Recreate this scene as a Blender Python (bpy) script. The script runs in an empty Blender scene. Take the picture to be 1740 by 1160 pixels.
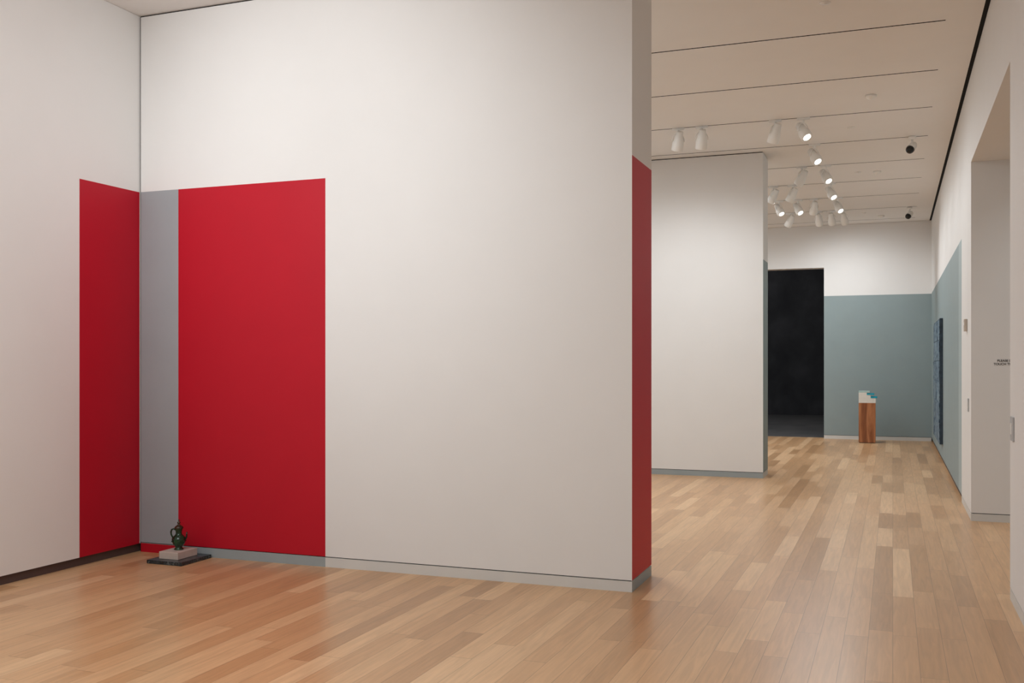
import bpy, bmesh, math, random
from mathutils import Vector, Matrix
random.seed(4)
S = bpy.context.scene
try:
    S.view_settings.view_transform = 'Standard'
    S.view_settings.look = 'None'
except Exception: pass

# ---------------------------------------------------------------- materials
def lin(c):
    return tuple(((v/255)/12.92 if v/255 <= .04045 else ((v/255+.055)/1.055)**2.4) for v in c)
def newmat(name):
    m = bpy.data.materials.new(name); m.use_nodes = True
    return m, m.node_tree, m.node_tree.nodes['Principled BSDF']
def paint(name, col, rough=.6, var=.03, scale=3.0, bump=.02, spec=.3):
    m, nt, b = newmat(name)
    c = lin(col)
    n = nt.nodes.new('ShaderNodeTexNoise'); n.inputs['Scale'].default_value = scale; n.inputs['Detail'].default_value = 4
    g = nt.nodes.new('ShaderNodeNewGeometry'); nt.links.new(g.outputs['Position'], n.inputs['Vector'])
    r = nt.nodes.new('ShaderNodeValToRGB')
    r.color_ramp.elements[0].position = .3; r.color_ramp.elements[1].position = .7
    r.color_ramp.elements[0].color = tuple(v*(1-var) for v in c)+(1,)
    r.color_ramp.elements[1].color = tuple(min(1, v*(1+var)) for v in c)+(1,)
    nt.links.new(n.outputs['Fac'], r.inputs['Fac']); nt.links.new(r.outputs['Color'], b.inputs['Base Color'])
    b.inputs['Roughness'].default_value = rough
    b.inputs['Specular IOR Level'].default_value = spec
    if bump:
        n2 = nt.nodes.new('ShaderNodeTexNoise'); n2.inputs['Scale'].default_value = 180
        nt.links.new(g.outputs['Position'], n2.inputs['Vector'])
        bp = nt.nodes.new('ShaderNodeBump'); bp.inputs['Strength'].default_value = bump; bp.inputs['Distance'].default_value = .002
        nt.links.new(n2.outputs['Fac'], bp.inputs['Height']); nt.links.new(bp.outputs['Normal'], b.inputs['Normal'])
    return m
WHITE = paint('wall_white_paint', (230, 228, 226), .65, .008)
CEIL = paint('ceiling_white_paint', (240, 238, 236), .8, .008)
RED = paint('red_paint', (186, 16, 38), .5, .02)
REDS = paint('red_paint_deep', (182, 14, 38), .5, .02)
GREY = paint('grey_paint', (158, 162, 166), .55, .02)
BLUE = paint('blue_grey_paint', (143, 157, 159), .6, .02)
BLUEB = paint('blue_grey_paint_light', (166, 180, 182), .6, .02)
BASEW = paint('baseboard_light_paint', (212, 210, 206), .5, .01)
BASEG = paint('baseboard_grey_paint', (154, 162, 164), .5, .01)
BLACK = paint('black_gap', (12, 11, 11), .9, .1, bump=0)
DARKBASE = paint('dark_recess_base', (84, 68, 64), .6, .1, bump=0)
FIXW = paint('fixture_white_enamel', (244, 243, 240), .3, .01, bump=0, spec=.5)
FIXB = paint('fixture_black', (16, 16, 17), .3, .05, bump=0, spec=.5)
PLATE = paint('switch_plate_grey', (185, 186, 188), .4, .01, bump=0)
PLATEB = paint('plate_beige', (196, 184, 172), .4, .01, bump=0)
TEXTM = paint('vinyl_text_black', (45, 42, 42), .5, .01, bump=0)
STONE = paint('beige_plinth_paint', (196, 180, 170), .6, .04, 20)
TEAL = paint('teal_paint', (30, 160, 185), .5, .05, 20)
SLABW = paint('white_plaster', (226, 222, 214), .6, .03, 30)
SLABG = paint('pale_green_plaster', (176, 200, 196), .6, .05, 30)

def mathn(nt, op, a, b=None):
    n = nt.nodes.new('ShaderNodeMath'); n.operation = op
    for i, v in enumerate((a, b)):
        if v is None: continue
        if isinstance(v, (int, float)): n.inputs[i].default_value = v
        else: nt.links.new(v, n.inputs[i])
    return n.outputs[0]

def floor_mat():
    m, nt, b = newmat('oak_plank_floor')
    L = nt.links
    g = nt.nodes.new('ShaderNodeNewGeometry'); sp = nt.nodes.new('ShaderNodeSeparateXYZ'); L.new(g.outputs['Position'], sp.inputs[0])
    W = .125; LEN = 1.25
    xs = mathn(nt, 'DIVIDE', sp.outputs['X'], W)
    row = mathn(nt, 'FLOOR', xs); fx = mathn(nt, 'FRACT', xs)
    wn = nt.nodes.new('ShaderNodeTexWhiteNoise'); wn.noise_dimensions = '1D'; L.new(row, wn.inputs['W'])
    ys = mathn(nt, 'ADD', mathn(nt, 'DIVIDE', sp.outputs['Y'], LEN), mathn(nt, 'MULTIPLY', wn.outputs['Value'], 7.3))
    ys = mathn(nt, 'ADD', ys, mathn(nt, 'MULTIPLY', mathn(nt, 'SINE', mathn(nt, 'MULTIPLY', ys, 2.1)), .22))
    col = mathn(nt, 'FLOOR', ys); fy = mathn(nt, 'FRACT', ys)
    cv = nt.nodes.new('ShaderNodeCombineXYZ'); L.new(row, cv.inputs[0]); L.new(col, cv.inputs[1])
    w2 = nt.nodes.new('ShaderNodeTexWhiteNoise'); w2.noise_dimensions = '2D'; L.new(cv.outputs[0], w2.inputs['Vector'])
    ramp = nt.nodes.new('ShaderNodeValToRGB'); ramp.color_ramp.interpolation = 'LINEAR'
    e = ramp.color_ramp.elements
    e[0].position = 0; e[0].color = lin((184, 141, 100))+(1,)
    e[1].position = 1; e[1].color = lin((222, 182, 140))+(1,)
    for p, c in ((.12, (195, 151, 108)), (.5, (205, 161, 118)), (.85, (213, 171, 128))):
        q = e.new(p); q.color = lin(c)+(1,)
    L.new(w2.outputs['Value'], ramp.inputs['Fac'])
    cg = nt.nodes.new('ShaderNodeCombineXYZ')
    L.new(mathn(nt, 'MULTIPLY', sp.outputs['X'], 38), cg.inputs[0])
    L.new(mathn(nt, 'ADD', mathn(nt, 'MULTIPLY', sp.outputs['Y'], 2.4), mathn(nt, 'MULTIPLY', w2.outputs['Value'], 60)), cg.inputs[1])
    gn = nt.nodes.new('ShaderNodeTexNoise'); gn.inputs['Scale'].default_value = 1; gn.inputs['Detail'].default_value = 6; gn.inputs['Distortion'].default_value = .9
    L.new(cg.outputs[0], gn.inputs['Vector'])
    gr = nt.nodes.new('ShaderNodeMapRange'); gr.inputs[1].default_value = .3; gr.inputs[2].default_value = .7; gr.inputs[3].default_value = .88; gr.inputs[4].default_value = 1.09
    L.new(gn.outputs['Fac'], gr.inputs[0])
    mul = nt.nodes.new('ShaderNodeVectorMath'); mul.operation = 'SCALE'
    L.new(ramp.outputs['Color'], mul.inputs[0]); L.new(gr.outputs[0], mul.inputs['Scale'])
    ex = mathn(nt, 'MINIMUM', fx, mathn(nt, 'SUBTRACT', 1, fx))
    ey = mathn(nt, 'MINIMUM', fy, mathn(nt, 'SUBTRACT', 1, fy))
    gx = mathn(nt, 'LESS_THAN', ex, .010); gy = mathn(nt, 'LESS_THAN', ey, .0014)
    gap = mathn(nt, 'MAXIMUM', gx, gy)
    k = mathn(nt, 'SUBTRACT', 1, mathn(nt, 'MULTIPLY', gap, .45))
    m2 = nt.nodes.new('ShaderNodeVectorMath'); m2.operation = 'SCALE'
    L.new(mul.outputs[0], m2.inputs[0]); L.new(k, m2.inputs['Scale'])
    L.new(m2.outputs[0], b.inputs['Base Color'])
    rr = mathn(nt, 'ADD', mathn(nt, 'MULTIPLY', w2.outputs['Value'], .08), .28)
    L.new(rr, b.inputs['Roughness'])
    b.inputs['Specular IOR Level'].default_value = .5
    bp = nt.nodes.new('ShaderNodeBump'); bp.inputs['Strength'].default_value = .12; bp.inputs['Distance'].default_value = .002
    L.new(mathn(nt, 'SUBTRACT', gn.outputs['Fac'], gap), bp.inputs['Height']); L.new(bp.outputs['Normal'], b.inputs['Normal'])
    return m
FLOOR = floor_mat()

def noise_mat(name, cols, scale=(1, 1, 1), rough=.5, detail=6, dist=0, lo=.3, hi=.7, spec=.5):
    m, nt, b = newmat(name)
    tc = nt.nodes.new('ShaderNodeTexCoord'); mp = nt.nodes.new('ShaderNodeMapping'); mp.inputs['Scale'].default_value = scale
    nt.links.new(tc.outputs['Object'], mp.inputs[0])
    n = nt.nodes.new('ShaderNodeTexNoise'); n.inputs['Scale'].default_value = 1; n.inputs['Detail'].default_value = detail; n.inputs['Distortion'].default_value = dist
    nt.links.new(mp.outputs[0], n.inputs['Vector'])
    r = nt.nodes.new('ShaderNodeValToRGB'); e = r.color_ramp.elements
    k = len(cols)
    e[0].position = lo; e[0].color = lin(cols[0])+(1,); e[1].position = hi; e[1].color = lin(cols[-1])+(1,)
    for i in range(1, k-1):
        q = e.new(lo+(hi-lo)*i/(k-1)); q.color = lin(cols[i])+(1,)
    nt.links.new(n.outputs['Fac'], r.inputs['Fac']); nt.links.new(r.outputs['Color'], b.inputs['Base Color'])
    b.inputs['Roughness'].default_value = rough; b.inputs['Specular IOR Level'].default_value = spec
    return m
DARKW = noise_mat('dark_steel_wall', [(50, 51, 55), (60, 61, 65), (72, 72, 77)], (1.5, 1.5, 1.2), .85, 10, .2, .3, .7, .2)
DARKF = noise_mat('dark_floor', [(64, 64, 66), (84, 83, 84)], (2, 2, 2), .5)
MARBLE = noise_mat('dark_green_marble', [(22, 28, 30), (38, 46, 50), (52, 62, 66), (120, 128, 128)], (28, 28, 28), .25, 8, 2.0, .3, .75)
GLAZE = noise_mat('green_glaze', [(8, 26, 16), (18, 50, 30), (36, 78, 44)], (22, 22, 14), .12, 3, .5)
GLAZEB = noise_mat('brown_glaze', [(34, 26, 16), (72, 52, 28)], (40, 40, 40), .25)
WOOD = noise_mat('walnut_plinth', [(88, 46, 26), (142, 84, 50), (184, 122, 80), (120, 66, 38)], (12, 12, .9), .4, 6, .8, .25, .75)
CANVAS = noise_mat('painting_surface', [(24, 40, 56), (58, 84, 106), (128, 150, 164), (44, 66, 84)], (6, 5, 9), .6, 8, 1.5, .25, .75)
CANVASE = paint('painting_edge_dark', (60, 74, 88), .6, .25, 14)
def emis(name, col, st):
    m, nt, b = newmat(name)
    b.inputs['Base Color'].default_value = (*col, 1)
    b.inputs['Emission Color'].default_value = (*col, 1); b.inputs['Emission Strength'].default_value = st
    return m
LENS = emis('lamp_lens_lit', (1, .97, .92), 9)
LENSD = emis('lamp_lens_dim', (1, .93, .85), .5)

# ---------------------------------------------------------------- mesh helpers
def add_box(bm, x0, x1, y0, y1, z0, z1, mi=0, M=None):
    vs = [bm.verts.new((x, y, z)) for x in (x0, x1) for y in (y0, y1) for z in (z0, z1)]
    for f in ((0, 1, 3, 2), (4, 6, 7, 5), (0, 4, 5, 1), (2, 3, 7, 6), (0, 2, 6, 4), (1, 5, 7, 3)):
        fc = bm.faces.new([vs[i] for i in f]); fc.material_index = mi
    if M is not None:
        for v in vs: v.co = M @ v.co
    return vs
def lathe(bm, prof, seg=24, M=None, mi=0, smooth=True):
    rings = []
    for r, z in prof:
        if r < 1e-6:
            rings.append([bm.verts.new((0, 0, z))])
        else:
            rings.append([bm.verts.new((r*math.cos(2*math.pi*i/seg), r*math.sin(2*math.pi*i/seg), z)) for i in range(seg)])
    for a, b in zip(rings, rings[1:]):
        for i in range(seg):
            j = (i+1) % seg
            if len(a) == 1 and len(b) == 1: continue
            if len(a) == 1: f = bm.faces.new((a[0], b[j], b[i]))
            elif len(b) == 1: f = bm.faces.new((a[i], a[j], b[0]))
            else: f = bm.faces.new((a[i], a[j], b[j], b[i]))
            f.material_index = mi; f.smooth = smooth
    if M is not None:
        for rg in rings:
            for v in rg: v.co = M @ v.co
def tube(bm, pts, rad, seg=10, mi=0):
    pts = [Vector(p) for p in pts]; rings = []
    for i, p in enumerate(pts):
        t = (pts[min(i+1, len(pts)-1)]-pts[max(i-1, 0)]).normalized()
        q = t.to_track_quat('Z', 'Y'); r = rad[i] if isinstance(rad, (list, tuple)) else rad
        rings.append([bm.verts.new(p+q @ Vector((r*math.cos(2*math.pi*k/seg), r*math.sin(2*math.pi*k/seg), 0))) for k in range(seg)])
    for a, b in zip(rings, rings[1:]):
        best = min(range(seg), key=lambda s: sum((a[k].co-b[(k+s) % seg].co).length for k in range(seg)))
        for k in range(seg):
            f = bm.faces.new((a[k], a[(k+1) % seg], b[(k+1+best) % seg], b[(k+best) % seg])); f.smooth = True; f.material_index = mi
        b[:] = b[best:]+b[:best]
    for rg in (rings[0], rings[-1]):
        try:
            f = bm.faces.new(rg); f.material_index = mi
        except Exception: pass
def finish(bm, name, mats, parent=None, loc=None, bevel=0):
    bmesh.ops.recalc_face_normals(bm, faces=bm.faces)
    me = bpy.data.meshes.new(name); bm.to_mesh(me); bm.free()
    for m in mats: me.materials.append(m)
    o = bpy.data.objects.new(name, me); S.collection.objects.link(o)
    if loc is not None: o.location = loc
    if parent: o.parent = parent
    if bevel:
        md = o.modifiers.new('bevel', 'BEVEL'); md.width = bevel; md.segments = 2; md.limit_method = 'ANGLE'
    return o
def boxes(name, lst, mats, **k):
    bm = bmesh.new()
    for b in lst: add_box(bm, *b)
    return finish(bm, name, mats, **k)
def grid_box(name, xs, ys, zs, mats, pick):
    """surface of a box whose faces are cut at the listed coordinates"""
    bm = bmesh.new(); cache = {}
    def V(p):
        k = tuple(round(c, 5) for c in p)
        if k not in cache: cache[k] = bm.verts.new(p)
        return cache[k]
    A = [sorted(xs), sorted(ys), sorted(zs)]
    for ax in range(3):
        u, v = [i for i in range(3) if i != ax]
        for side, c in ((-1, A[ax][0]), (1, A[ax][-1])):
            for i in range(len(A[u])-1):
                for j in range(len(A[v])-1):
                    q = []
                    for a, b in ((0, 0), (1, 0), (1, 1), (0, 1)):
                        p = [0, 0, 0]; p[ax] = c; p[u] = A[u][i+a]; p[v] = A[v][j+b]; q.append(V(p))
                    f = bm.faces.new(q)
                    n = [0, 0, 0]; n[ax] = side
                    cc = sum((w.co for w in q), Vector())/4
                    f.material_index = pick(cc, n)
    return finish(bm, name, mats)

H = 4.28            # ceiling height
XL, XR = -5.632, 0.70
YM0, YM1 = 6.42, 6.985     # near partition
Y20, Y21 = 13.42, 13.95    # second partition
YF = 21.0
ZP = 2.872          # painted height
YB = -4.0

# ---------------------------------------------------------------- shell
boxes('floor', [(-5.9, 4.0, YB-.2, YF+.3, -.1, 0, 0)], [FLOOR])
# ceiling with track slots
slots = [5.88-1.46*i for i in range(6, 0, -1)]+[5.88+.005, 7.35] + [8.815+1.46*i for i in range(9)]
slots = [s for s in slots if s < YF]
sw = .011
lst = []; y = YB-.2
for s in slots:
    lst.append((-5.9, .4, y, s-sw, H, H+.06, 0)); y = s+sw
lst.append((-5.9, .4, y, YF+.3, H, H+.06, 0))
lst.append((.4, XR-.035, YB-.2, YF+.3, H, H+.06, 0))
lst.append((XR+.1, 4.0, YB-.2, YF+.3, H, H+.06, 0))
lst.append((-5.9, 4.0, YB-.2, YF+.3, H+.06, H+.16, 1))
co = boxes('ceiling', lst, [CEIL, BLACK])
for p in co.data.polygons:
    if abs(p.normal.z) < .5: p.material_index = 1
boxes('trim_ceiling_gap', [(XR-.035, XR+.1, YB-.2, YF+.3, H+.003, H+.06, 0)], [BLACK])

BH = .070; GV = .077
# left wall (floats over dark recess)
grid_box('wall_left', [-5.85, XL], [YB, 5.788, YM0, YF], [.065, ZP, H-.002], [WHITE, REDS],
         lambda c, n: 1 if (n[0] == 1 and 5.788 < c.y < YM0 and c.z < ZP) else 0)
boxes('baseboard_left', [(-5.82, XL-.02, YB, YF, 0, .0645, 0)], [DARKBASE])

# near partition
x_g, x_r = -5.251, -3.919; XE = -1.600; X0 = XL+.014
def pk(c, n):
    if n[1] == -1 and c.z < ZP:
        if c.x < x_g: return 2
        if c.x < x_r: return 1
    if n[0] == 1 and c.z < ZP: return 1
    return 0
grid_box('wall_center', [X0, x_g, x_r, XE], [YM0, YM1], [GV, ZP, H-.012], [WHITE, RED, GREY], pk)
def pkb(c, n):
    if n[0] == 1: return 2
    if n[1] == -1:
        if c.x < x_g: return 1
        if c.x < x_r: return 2
    return 0
grid_box('baseboard_center', [X0, x_g, x_r, XE], [YM0, YM1], [0, BH], [BASEW, RED, BASEG], pkb)
boxes('trim_center', [(XL, XE-.01, YM0+.012, YM1-.012, BH+.0003, GV-.0003, 0), (XL, XE-.01, YM0+.012, YM1-.012, H-.0117, H-.0005, 0),
                      (XL+.0005, X0-.0005, YM0+.012, YM1-.012, 0, H-.012, 0)], [BLACK])
# second partition
XE2 = -1.588
grid_box('wall_middle', [XL+.002, XE2], [Y20, Y21], [GV, ZP, H-.012], [WHITE, BLUE], lambda c, n: 1 if (n[0] == 1 and c.z < ZP) else 0)
grid_box('baseboard_middle', [XL+.002, XE2], [Y20, Y21], [0, BH], [BASEG, BASEW], lambda c, n: 1 if n[0] == 1 else 0)
boxes('trim_middle', [(XL+.002, XE2-.01, Y20+.012, Y21-.012, BH+.0003, GV-.0003, 0), (XL+.002, XE2-.01, Y20+.012, Y21-.012, H-.0117, H-.0005, 0)], [BLACK])

# far wall with dark doorway
DX0, DX1, DZ = -3.4, -1.291, 3.43
def pf(c, n): return 1 if (n[1] == -1 and c.z < 2.86) else 0
grid_box('wall_back', [DX1, XR+.0], [YF, YF+.3], [GV, 2.86, H-.002], [WHITE, BLUE], pf)
boxes('wall_back_left', [(-5.9, DX0, YF, YF+.3, 0, H-.002, 0)], [WHITE])
boxes('wall_back_lintel', [(DX0, DX1, YF, YF+.3, DZ, H-.002, 0)], [WHITE])
boxes('baseboard_back', [(DX1, XR, YF, YF+.3, 0, BH, 0)], [BASEW])
boxes('trim_back', [(DX1+.01, XR, YF+.012, YF+.29, BH+.0003, GV-.0003, 0)], [BLACK])
# dark gallery beyond
boxes('floor_dark_gallery', [(-9, 1, YF+.3, 31, -.1, 0, 0)], [DARKF])
boxes('wall_dark_gallery', [(-9, 1, 30.5, 30.8, 0, 6, 0), (-9.2, -9, YF+.3, 30.8, 0, 6, 0), (1, 1.2, YF+.3, 30.8, 0, 6, 0), (-9, 1, YF+.3, 30.8, 6, 6.1, 0),
                            (-9, 1, YF+.3, YF+.32, 4.4, 6, 0), (-9, -5.9, YF+.3, YF+.32, 0, 4.4, 0)], [DARKW])

# right wall with opening
OY0, OY1, OZ = 7.10, 10.50, 3.43
XT = 1.7
def pr(c, n):
    if n[0] == -1 and c.z < 2.86:
        if c.y > 12.43: return 1
        if c.y > 11.91: return 2
    return 0
grid_box('wall_right', [XR, XT], [OY1, 11.91, 12.43, YF+.3], [GV, 2.86, H-.002], [WHITE, BLUE, BLUEB], pr)
boxes('wall_right_near', [(XR, XT, YB, OY0, GV, H-.002, 0)], [WHITE])
boxes('wall_right_lintel', [(XR, XT, OY0, OY1, OZ, H-.002, 0)], [WHITE])
boxes('baseboard_right', [(XR, XT, OY1, 11.91, 0, BH, 0), (XR+.025, XT, 11.91, YF, 0, GV-.001, 1), (XR, XT, YB, OY0, 0, BH, 0)], [BASEW, DARKBASE])
boxes('trim_right', [(XR+.012, XT, OY1+.012, 11.91, BH+.0003, GV-.0003, 0), (XR+.012, XT, YB, OY0-.012, BH+.0003, GV-.0003, 0)], [BLACK])
# passage beyond
boxes('wall_passage', [(3.8, 4.0, YB, YF, 0, H, 0), (XT, 3.8, 12.5, 12.7, 0, H, 0), (XT, 3.8, 3.0, 3.2, 0, H, 0)], [WHITE])
boxes('wall_front', [(-5.9, XT, YB-.2, YB, 0, H-.002, 0)], [WHITE])

# ---------------------------------------------------------------- camera
cd = bpy.data.cameras.new('camera'); cam = bpy.data.objects.new('camera', cd); S.collection.objects.link(cam)
cam.location = (0, 0, 1.5); cam.rotation_euler = (math.pi/2, 0, math.atan(647/1700))
cd.sensor_width = 36; cd.lens = 36*1700/1740; cd.shift_y = 38/1740; cd.clip_end = 200; cd.clip_start = .05
S.camera = cam

# ---------------------------------------------------------------- track spotlights
def fixture(X, Y, d, lit=True, energy=40, angle=70, col=(.93, .975, 1)):
    d = Vector(d).normalized()
    bm = bmesh.new()
    hz = -.16
    add_box(bm, -.07, .07, -.0105, .0105, -.026, -.001, 0)
    lathe(bm, [(0, -.02), (.012, -.02), (.012, -.06), (0, -.06)], 12, None, 0)
    hd = Vector((d.x, d.y, 0)).normalized(); side = Vector((-hd.y, hd.x, 0))
    arms = []
    for k in range(13):
        a = math.pi*k/12
        arms.append(side*(.076*math.cos(a))+Vector((0, 0, hz+.102*math.sin(a))))
    tube(bm, arms, .0055, 6, 0)
    q = (-d).to_track_quat('Z', 'Y')   # local +Z points to the back of the head
    M = Matrix.Translation((0, 0, hz)) @ q.to_matrix().to_4x4() @ Matrix.Scale(1.12, 4)
    lathe(bm, [(.040, -.085), (.056, -.094), (.060, -.090), (.060, -.020), (.056, .0), (.048, .02), (.044, .06), (.038, .067), (.038, .1), (.032, .108), (0, .108)], 24, M, 0)
    lathe(bm, [(.056, -.093), (.049, -.078), (.044, -.055), (.030, -.050)], 24, M, 0)
    lathe(bm, [(.042, -.060), (.034, -.063), (0, -.066)], 24, M, 1)
    o = finish(bm, 'track_spotlight', [FIXW, LENS if lit else LENSD], loc=(X, Y, H))
    if energy:
        ld = bpy.data.lights.new('spot_beam', 'SPOT'); ld.energy = energy; ld.spot_size = math.radians(angle); ld.spot_blend = 1
        ld.shadow_soft_size = .05; ld.color = col
        lo = bpy.data.objects.new('spot_beam', ld); S.collection.objects.link(lo); lo.parent = o
        lo.location = Vector((0, 0, hz))+d*.13
        lo.rotation_euler = d.to_track_quat('-Z', 'Y').to_euler()
    return o
S3, S4, S5, S6, S7, S8 = 11.735, 13.195, 14.655, 16.115, 17.575, 19.035
R = (.42, -.38, -.72); Lw = (-.5, .35, -.8)
F = [(-2.366, S3, (-.22, .32, -.85), 0), (-2.09, S3, (-.15, .38, -.85), 0), (-1.254, S3, (-.3, .3, -.85), 0), (-.943, S3, R, 1),
     (-.925, S4, R, 1), (-1.202, S5, Lw, 0), (-.877, S5, R, 1),
     (-.887, S6, R, 1), (-1.463, S6, Lw, 0), (-1.749, S6, Lw, 0),
     (-.854, S7, R, 1), (-1.24, S7, (-.2, .6, -.8), 0), (-1.5, S7, R, 1), (-1.81, S7, R, 1),
     (-1.261, S8, (.1, .6, -.8), 0), (-1.038, S8, (.1, .6, -.8), 0), (-.824, S8, (.2, .6, -.8), 0), (-1.77, S8, Lw, 0)]
for X, Y, d, l in F:
    fixture(X, Y, d, bool(l), energy=43 if Y > 12 else 36, angle=125)
# unseen near-room spotlights, added to brighten the near partition and left wall
for X, Y, d, e in [(-4.7, 2.955, (.12, .78, -.24), 100), (-3.8, 2.955, (.0, .78, -.24), 170), (-1.9, 4.415, (-.85, .10, -.20), 110)]:
    fixture(X, Y, d, True, energy=e, angle=80)

def seccam(X, Y):
    bm = bmesh.new()
    lathe(bm, [(0, -.002), (.045, -.002), (.045, -.03), (.03, -.04), (0, -.04)], 20, None, 0)
    tube(bm, [(0, 0, -.03), (0, 0, -.09), (-.01, -.01, -.12)], .014, 10, 0)
    d = Vector((-.35, -.6, -.55)).normalized(); q = (-d).to_track_quat('Z', 'Y')
    M = Matrix.Translation((-.01, -.015, -.145)) @ q.to_matrix().to_4x4()
    lathe(bm, [(.048, -.03), (.05, .0), (.048, .06), (.035, .085), (0, .09)], 20, M, 0)
    lathe(bm, [(0, -.085), (.03, -.08), (.046, -.06), (.052, -.03), (.048, -.028)], 20, M, 1)
    finish(bm, 'security_camera', [FIXW, FIXB], loc=(X, Y, H))
seccam(.222, S4-.03); seccam(.281, S8+.05)

def detector(X, Y, big):
    bm = bmesh.new()
    if big:
        lathe(bm, [(0, 0), (.055, 0), (.055, -.018), (.045, -.03), (.03, -.034), (.026, -.045), (.0, -.048)], 24, None, 0)
    else:
        lathe(bm, [(0, 0), (.042, 0), (.040, -.006), (.01, -.008), (.01, -.012), (0, -.012)], 24, None, 0)
    finish(bm, 'smoke_detector' if big else 'sprinkler_cover', [FIXW], loc=(X, Y, H-.0005))
for p in ((-.21, 11.0), (-.21, 15.38), (-.2, 20.0)): detector(*p, True)
for p in ((-.488, 8.06), (-.458, 12.4), (-.47, 15.35), (-.5, 19.5)): detector(*p, False)

# ---------------------------------------------------------------- jug on slabs
boxes('marble_slab', [(-5.245, -4.925, 6.055, 6.405, 0, .028, 0)], [MARBLE], bevel=.003)
boxes('display_plinth', [(-5.185, -5.01, 6.12, 6.345, .0282, .083, 0)], [STONE], bevel=.003)
bm = bmesh.new()
lathe(bm, [(0, 0), (.034, 0), (.036, .006), (.027, .014), (.024, .02), (.034, .032), (.046, .05), (.051, .068), (.050, .084), (.042, .100), (.029, .112), (.023, .12), (.022, .132), (.026, .15), (.031, .160), (.031, .164)], 40, None, 0)
lathe(bm, [(.033, .162), (.034, .167), (.028, .176), (.016, .186), (.009, .190), (.007, .196), (.012, .202), (.012, .208), (.006, .213), (.004, .222), (.006, .226), (0, .233)], 32, None, 1)
dl = Vector((-.93, -.36, 0))
def hp(r, z): return tuple(dl*r+Vector((0, 0, z)))
tube(bm, [hp(.024, .15), hp(.04, .158), (hp(.054, .152)), hp(.060, .135), hp(.058, .115), hp(.050, .098), hp(.044, .09)], [.006, .006, .0065, .0065, .006, .006, .006], 10, 0)
dr = -dl
def hr(r, z): return tuple(dr*r+Vector((0, 0, z)))
tube(bm, [hr(.045, .075), hr(.058, .095), hr(.060, .115), hr(.062, .135)], [.009, .007, .0055, .0045], 10, 0)
lathe(bm, [(.050, .080), (.054, .083), (.050, .087)], 40, None, 0)
for a in range(8):
    A = a*math.pi/4
    M = Matrix.Translation((.049*math.cos(A), .049*math.sin(A), .066))
    lathe(bm, [(0, -.007), (.006, -.003), (.006, .003), (0, .007)], 10, M, 0)
finish(bm, 'lidded_ceramic_jug', [GLAZE, GLAZEB], loc=(-5.095, 6.235, .0832))

# ---------------------------------------------------------------- far pedestal sculpture
px, py = -.45, 20.25
e = bpy.data.objects.new('stacked_block_sculpture', None); e.location = (px, py, 0); S.collection.objects.link(e)
boxes('wood_plinth', [(-.155, .145, -.15, .15, .012, .76, 0), (-.145, .135, -.14, .14, 0, .012, 1)], [WOOD, FIXB], parent=e)
boxes('plaster_blocks', [(-.155, .15, -.15, .15, .7605, .852, 0), (-.155, .06, -.15, .15, .8525, .912, 0), (-.155, -.01, -.15, .15, .9125, .955, 0),
                         (-.155, .045, -.15, .15, .9555, .985, 1)], [SLABW, SLABG], parent=e)
boxes('teal_inlays', [(.061, .175, -.155, .15, .8525, .882, 0), (-.009, .12, -.155, .15, .9125, .94, 0)], [TEAL], parent=e)

# ---------------------------------------------------------------- painting on the right wall
bm = bmesh.new()
add_box(bm, XR-.045, XR-.002, 16.2, 18.5, .30, 2.18, 1)
rows, cols = 6, 6
for i in range(rows):
    for j in range(cols):
        y0 = 16.21+j*(2.28/cols); z0 = .31+i*(1.86/rows)
        add_box(bm, XR-.050-random.random()*.008, XR-.0445, y0, y0+2.28/cols-.01, z0, z0+1.86/rows-.01, 0)
finish(bm, 'abstract_relief_painting', [CANVAS, CANVASE])

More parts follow.
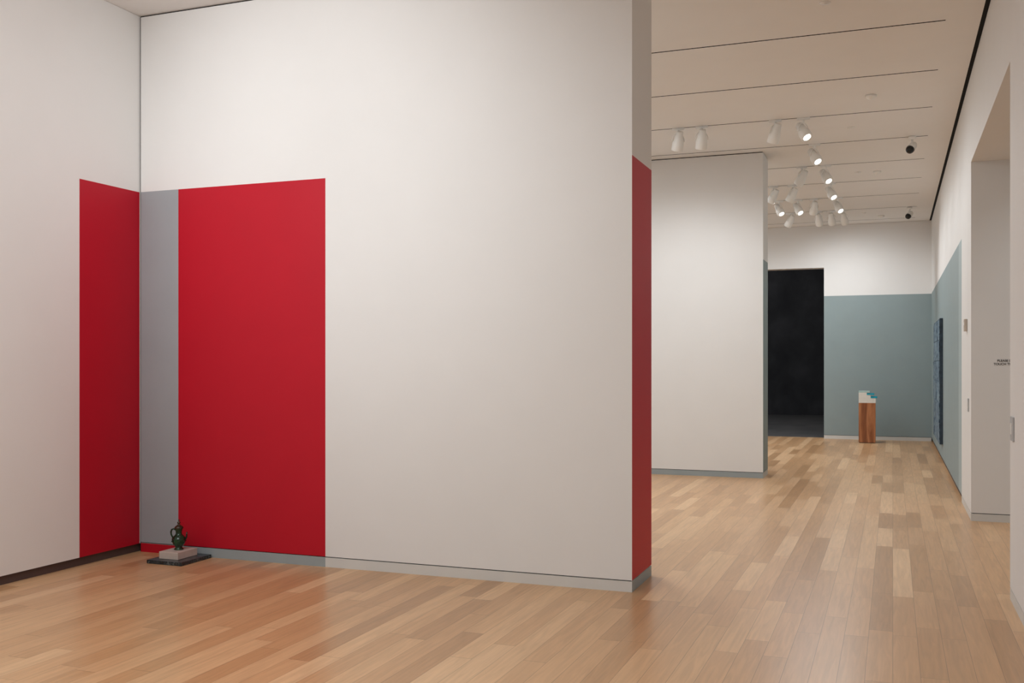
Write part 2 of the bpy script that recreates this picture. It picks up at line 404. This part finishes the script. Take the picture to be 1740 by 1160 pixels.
# ---------------------------------------------------------------- small wall fittings
def plate(name, x0, x1, y0, y1, z0, z1, mat, kind):
    l = [(x0, x1, y0, y1, z0, z1, 0)]
    yc = (y0+y1)/2; zc = (z0+z1)/2
    if kind == 'switch':
        l.append((x0-.004, x0+.0005, yc-.018, yc+.018, zc-.035, zc+.035, 1))
    else:
        l.append((x0-.003, x0+.0005, yc-.03, yc+.03, zc-.0, zc+.03, 1))
    boxes(name, l, [mat, FIXW], bevel=.002)
plate('thermostat', XR-.028, XR-.001, 11.0, 11.13, 1.83, 1.95, PLATEB, 't')
plate('light_switch', XR-.010, XR-.001, 10.78, 10.86, 1.03, 1.16, PLATE, 'switch')
plate('light_switch', XR-.010, XR-.001, 6.86, 7.0, 1.02, 1.17, PLATE, 'switch')
sg = bpy.data.objects.new('wall_text_notice', None); sg.location = (.905, OY1, 1.5); S.collection.objects.link(sg)
for i, t in enumerate(('PLEASE DO NOT', 'TOUCH THE WORKS')):
    c = bpy.data.curves.new('text_line', 'FONT'); c.body = t; c.size = .030; c.extrude = .0004; c.offset = .0006
    o = bpy.data.objects.new('text_line_%d' % (i+1), c); S.collection.objects.link(o); c.materials.append(TEXTM)
    o.parent = sg; o.location = (0.02-.03*i, -.0015, .020-.032*i); o.rotation_euler = (math.pi/2, 0, 0)

# ---------------------------------------------------------------- lighting
def area(name, loc, sx, sy, e, col=(.88, .957, 1), rot=(0, 0, 0)):
    ld = bpy.data.lights.new(name, 'AREA'); ld.shape = 'RECTANGLE'; ld.size = sx; ld.size_y = sy; ld.energy = e; ld.color = col
    o = bpy.data.objects.new(name, ld); S.collection.objects.link(o); o.location = loc; o.rotation_euler = rot
    return o
area('fill_near', (-3.0, 1.4, H-.03), 3.6, 3.8, 170)  # added soft fill for the near room, out of view
area('fill_rear', (-3.7, 9.6, H-.03), 2.0, 2.2, 115)  # added fill hidden behind the near partition, brightens the second bay
area('fill_middle', (-3.8, 17.0, H-.03), 2.5, 4, 112)  # added fill kept out of sight behind the second partition
area('fill_passage', (2.8, 8.0, H-.03), 1.2, 3, 35)  # unseen fill added to light the passage and door jamb
area('dark_gallery_fill', (-4, 26, 5.9), 3, 3, 115, (1, .98, .96))  # added fill, lifts the dark room seen through the doorway
w = bpy.data.worlds.new('world'); S.world = w; w.use_nodes = True
w.node_tree.nodes['Background'].inputs[0].default_value = (.6, .6, .6, 1); w.node_tree.nodes['Background'].inputs[1].default_value = .3
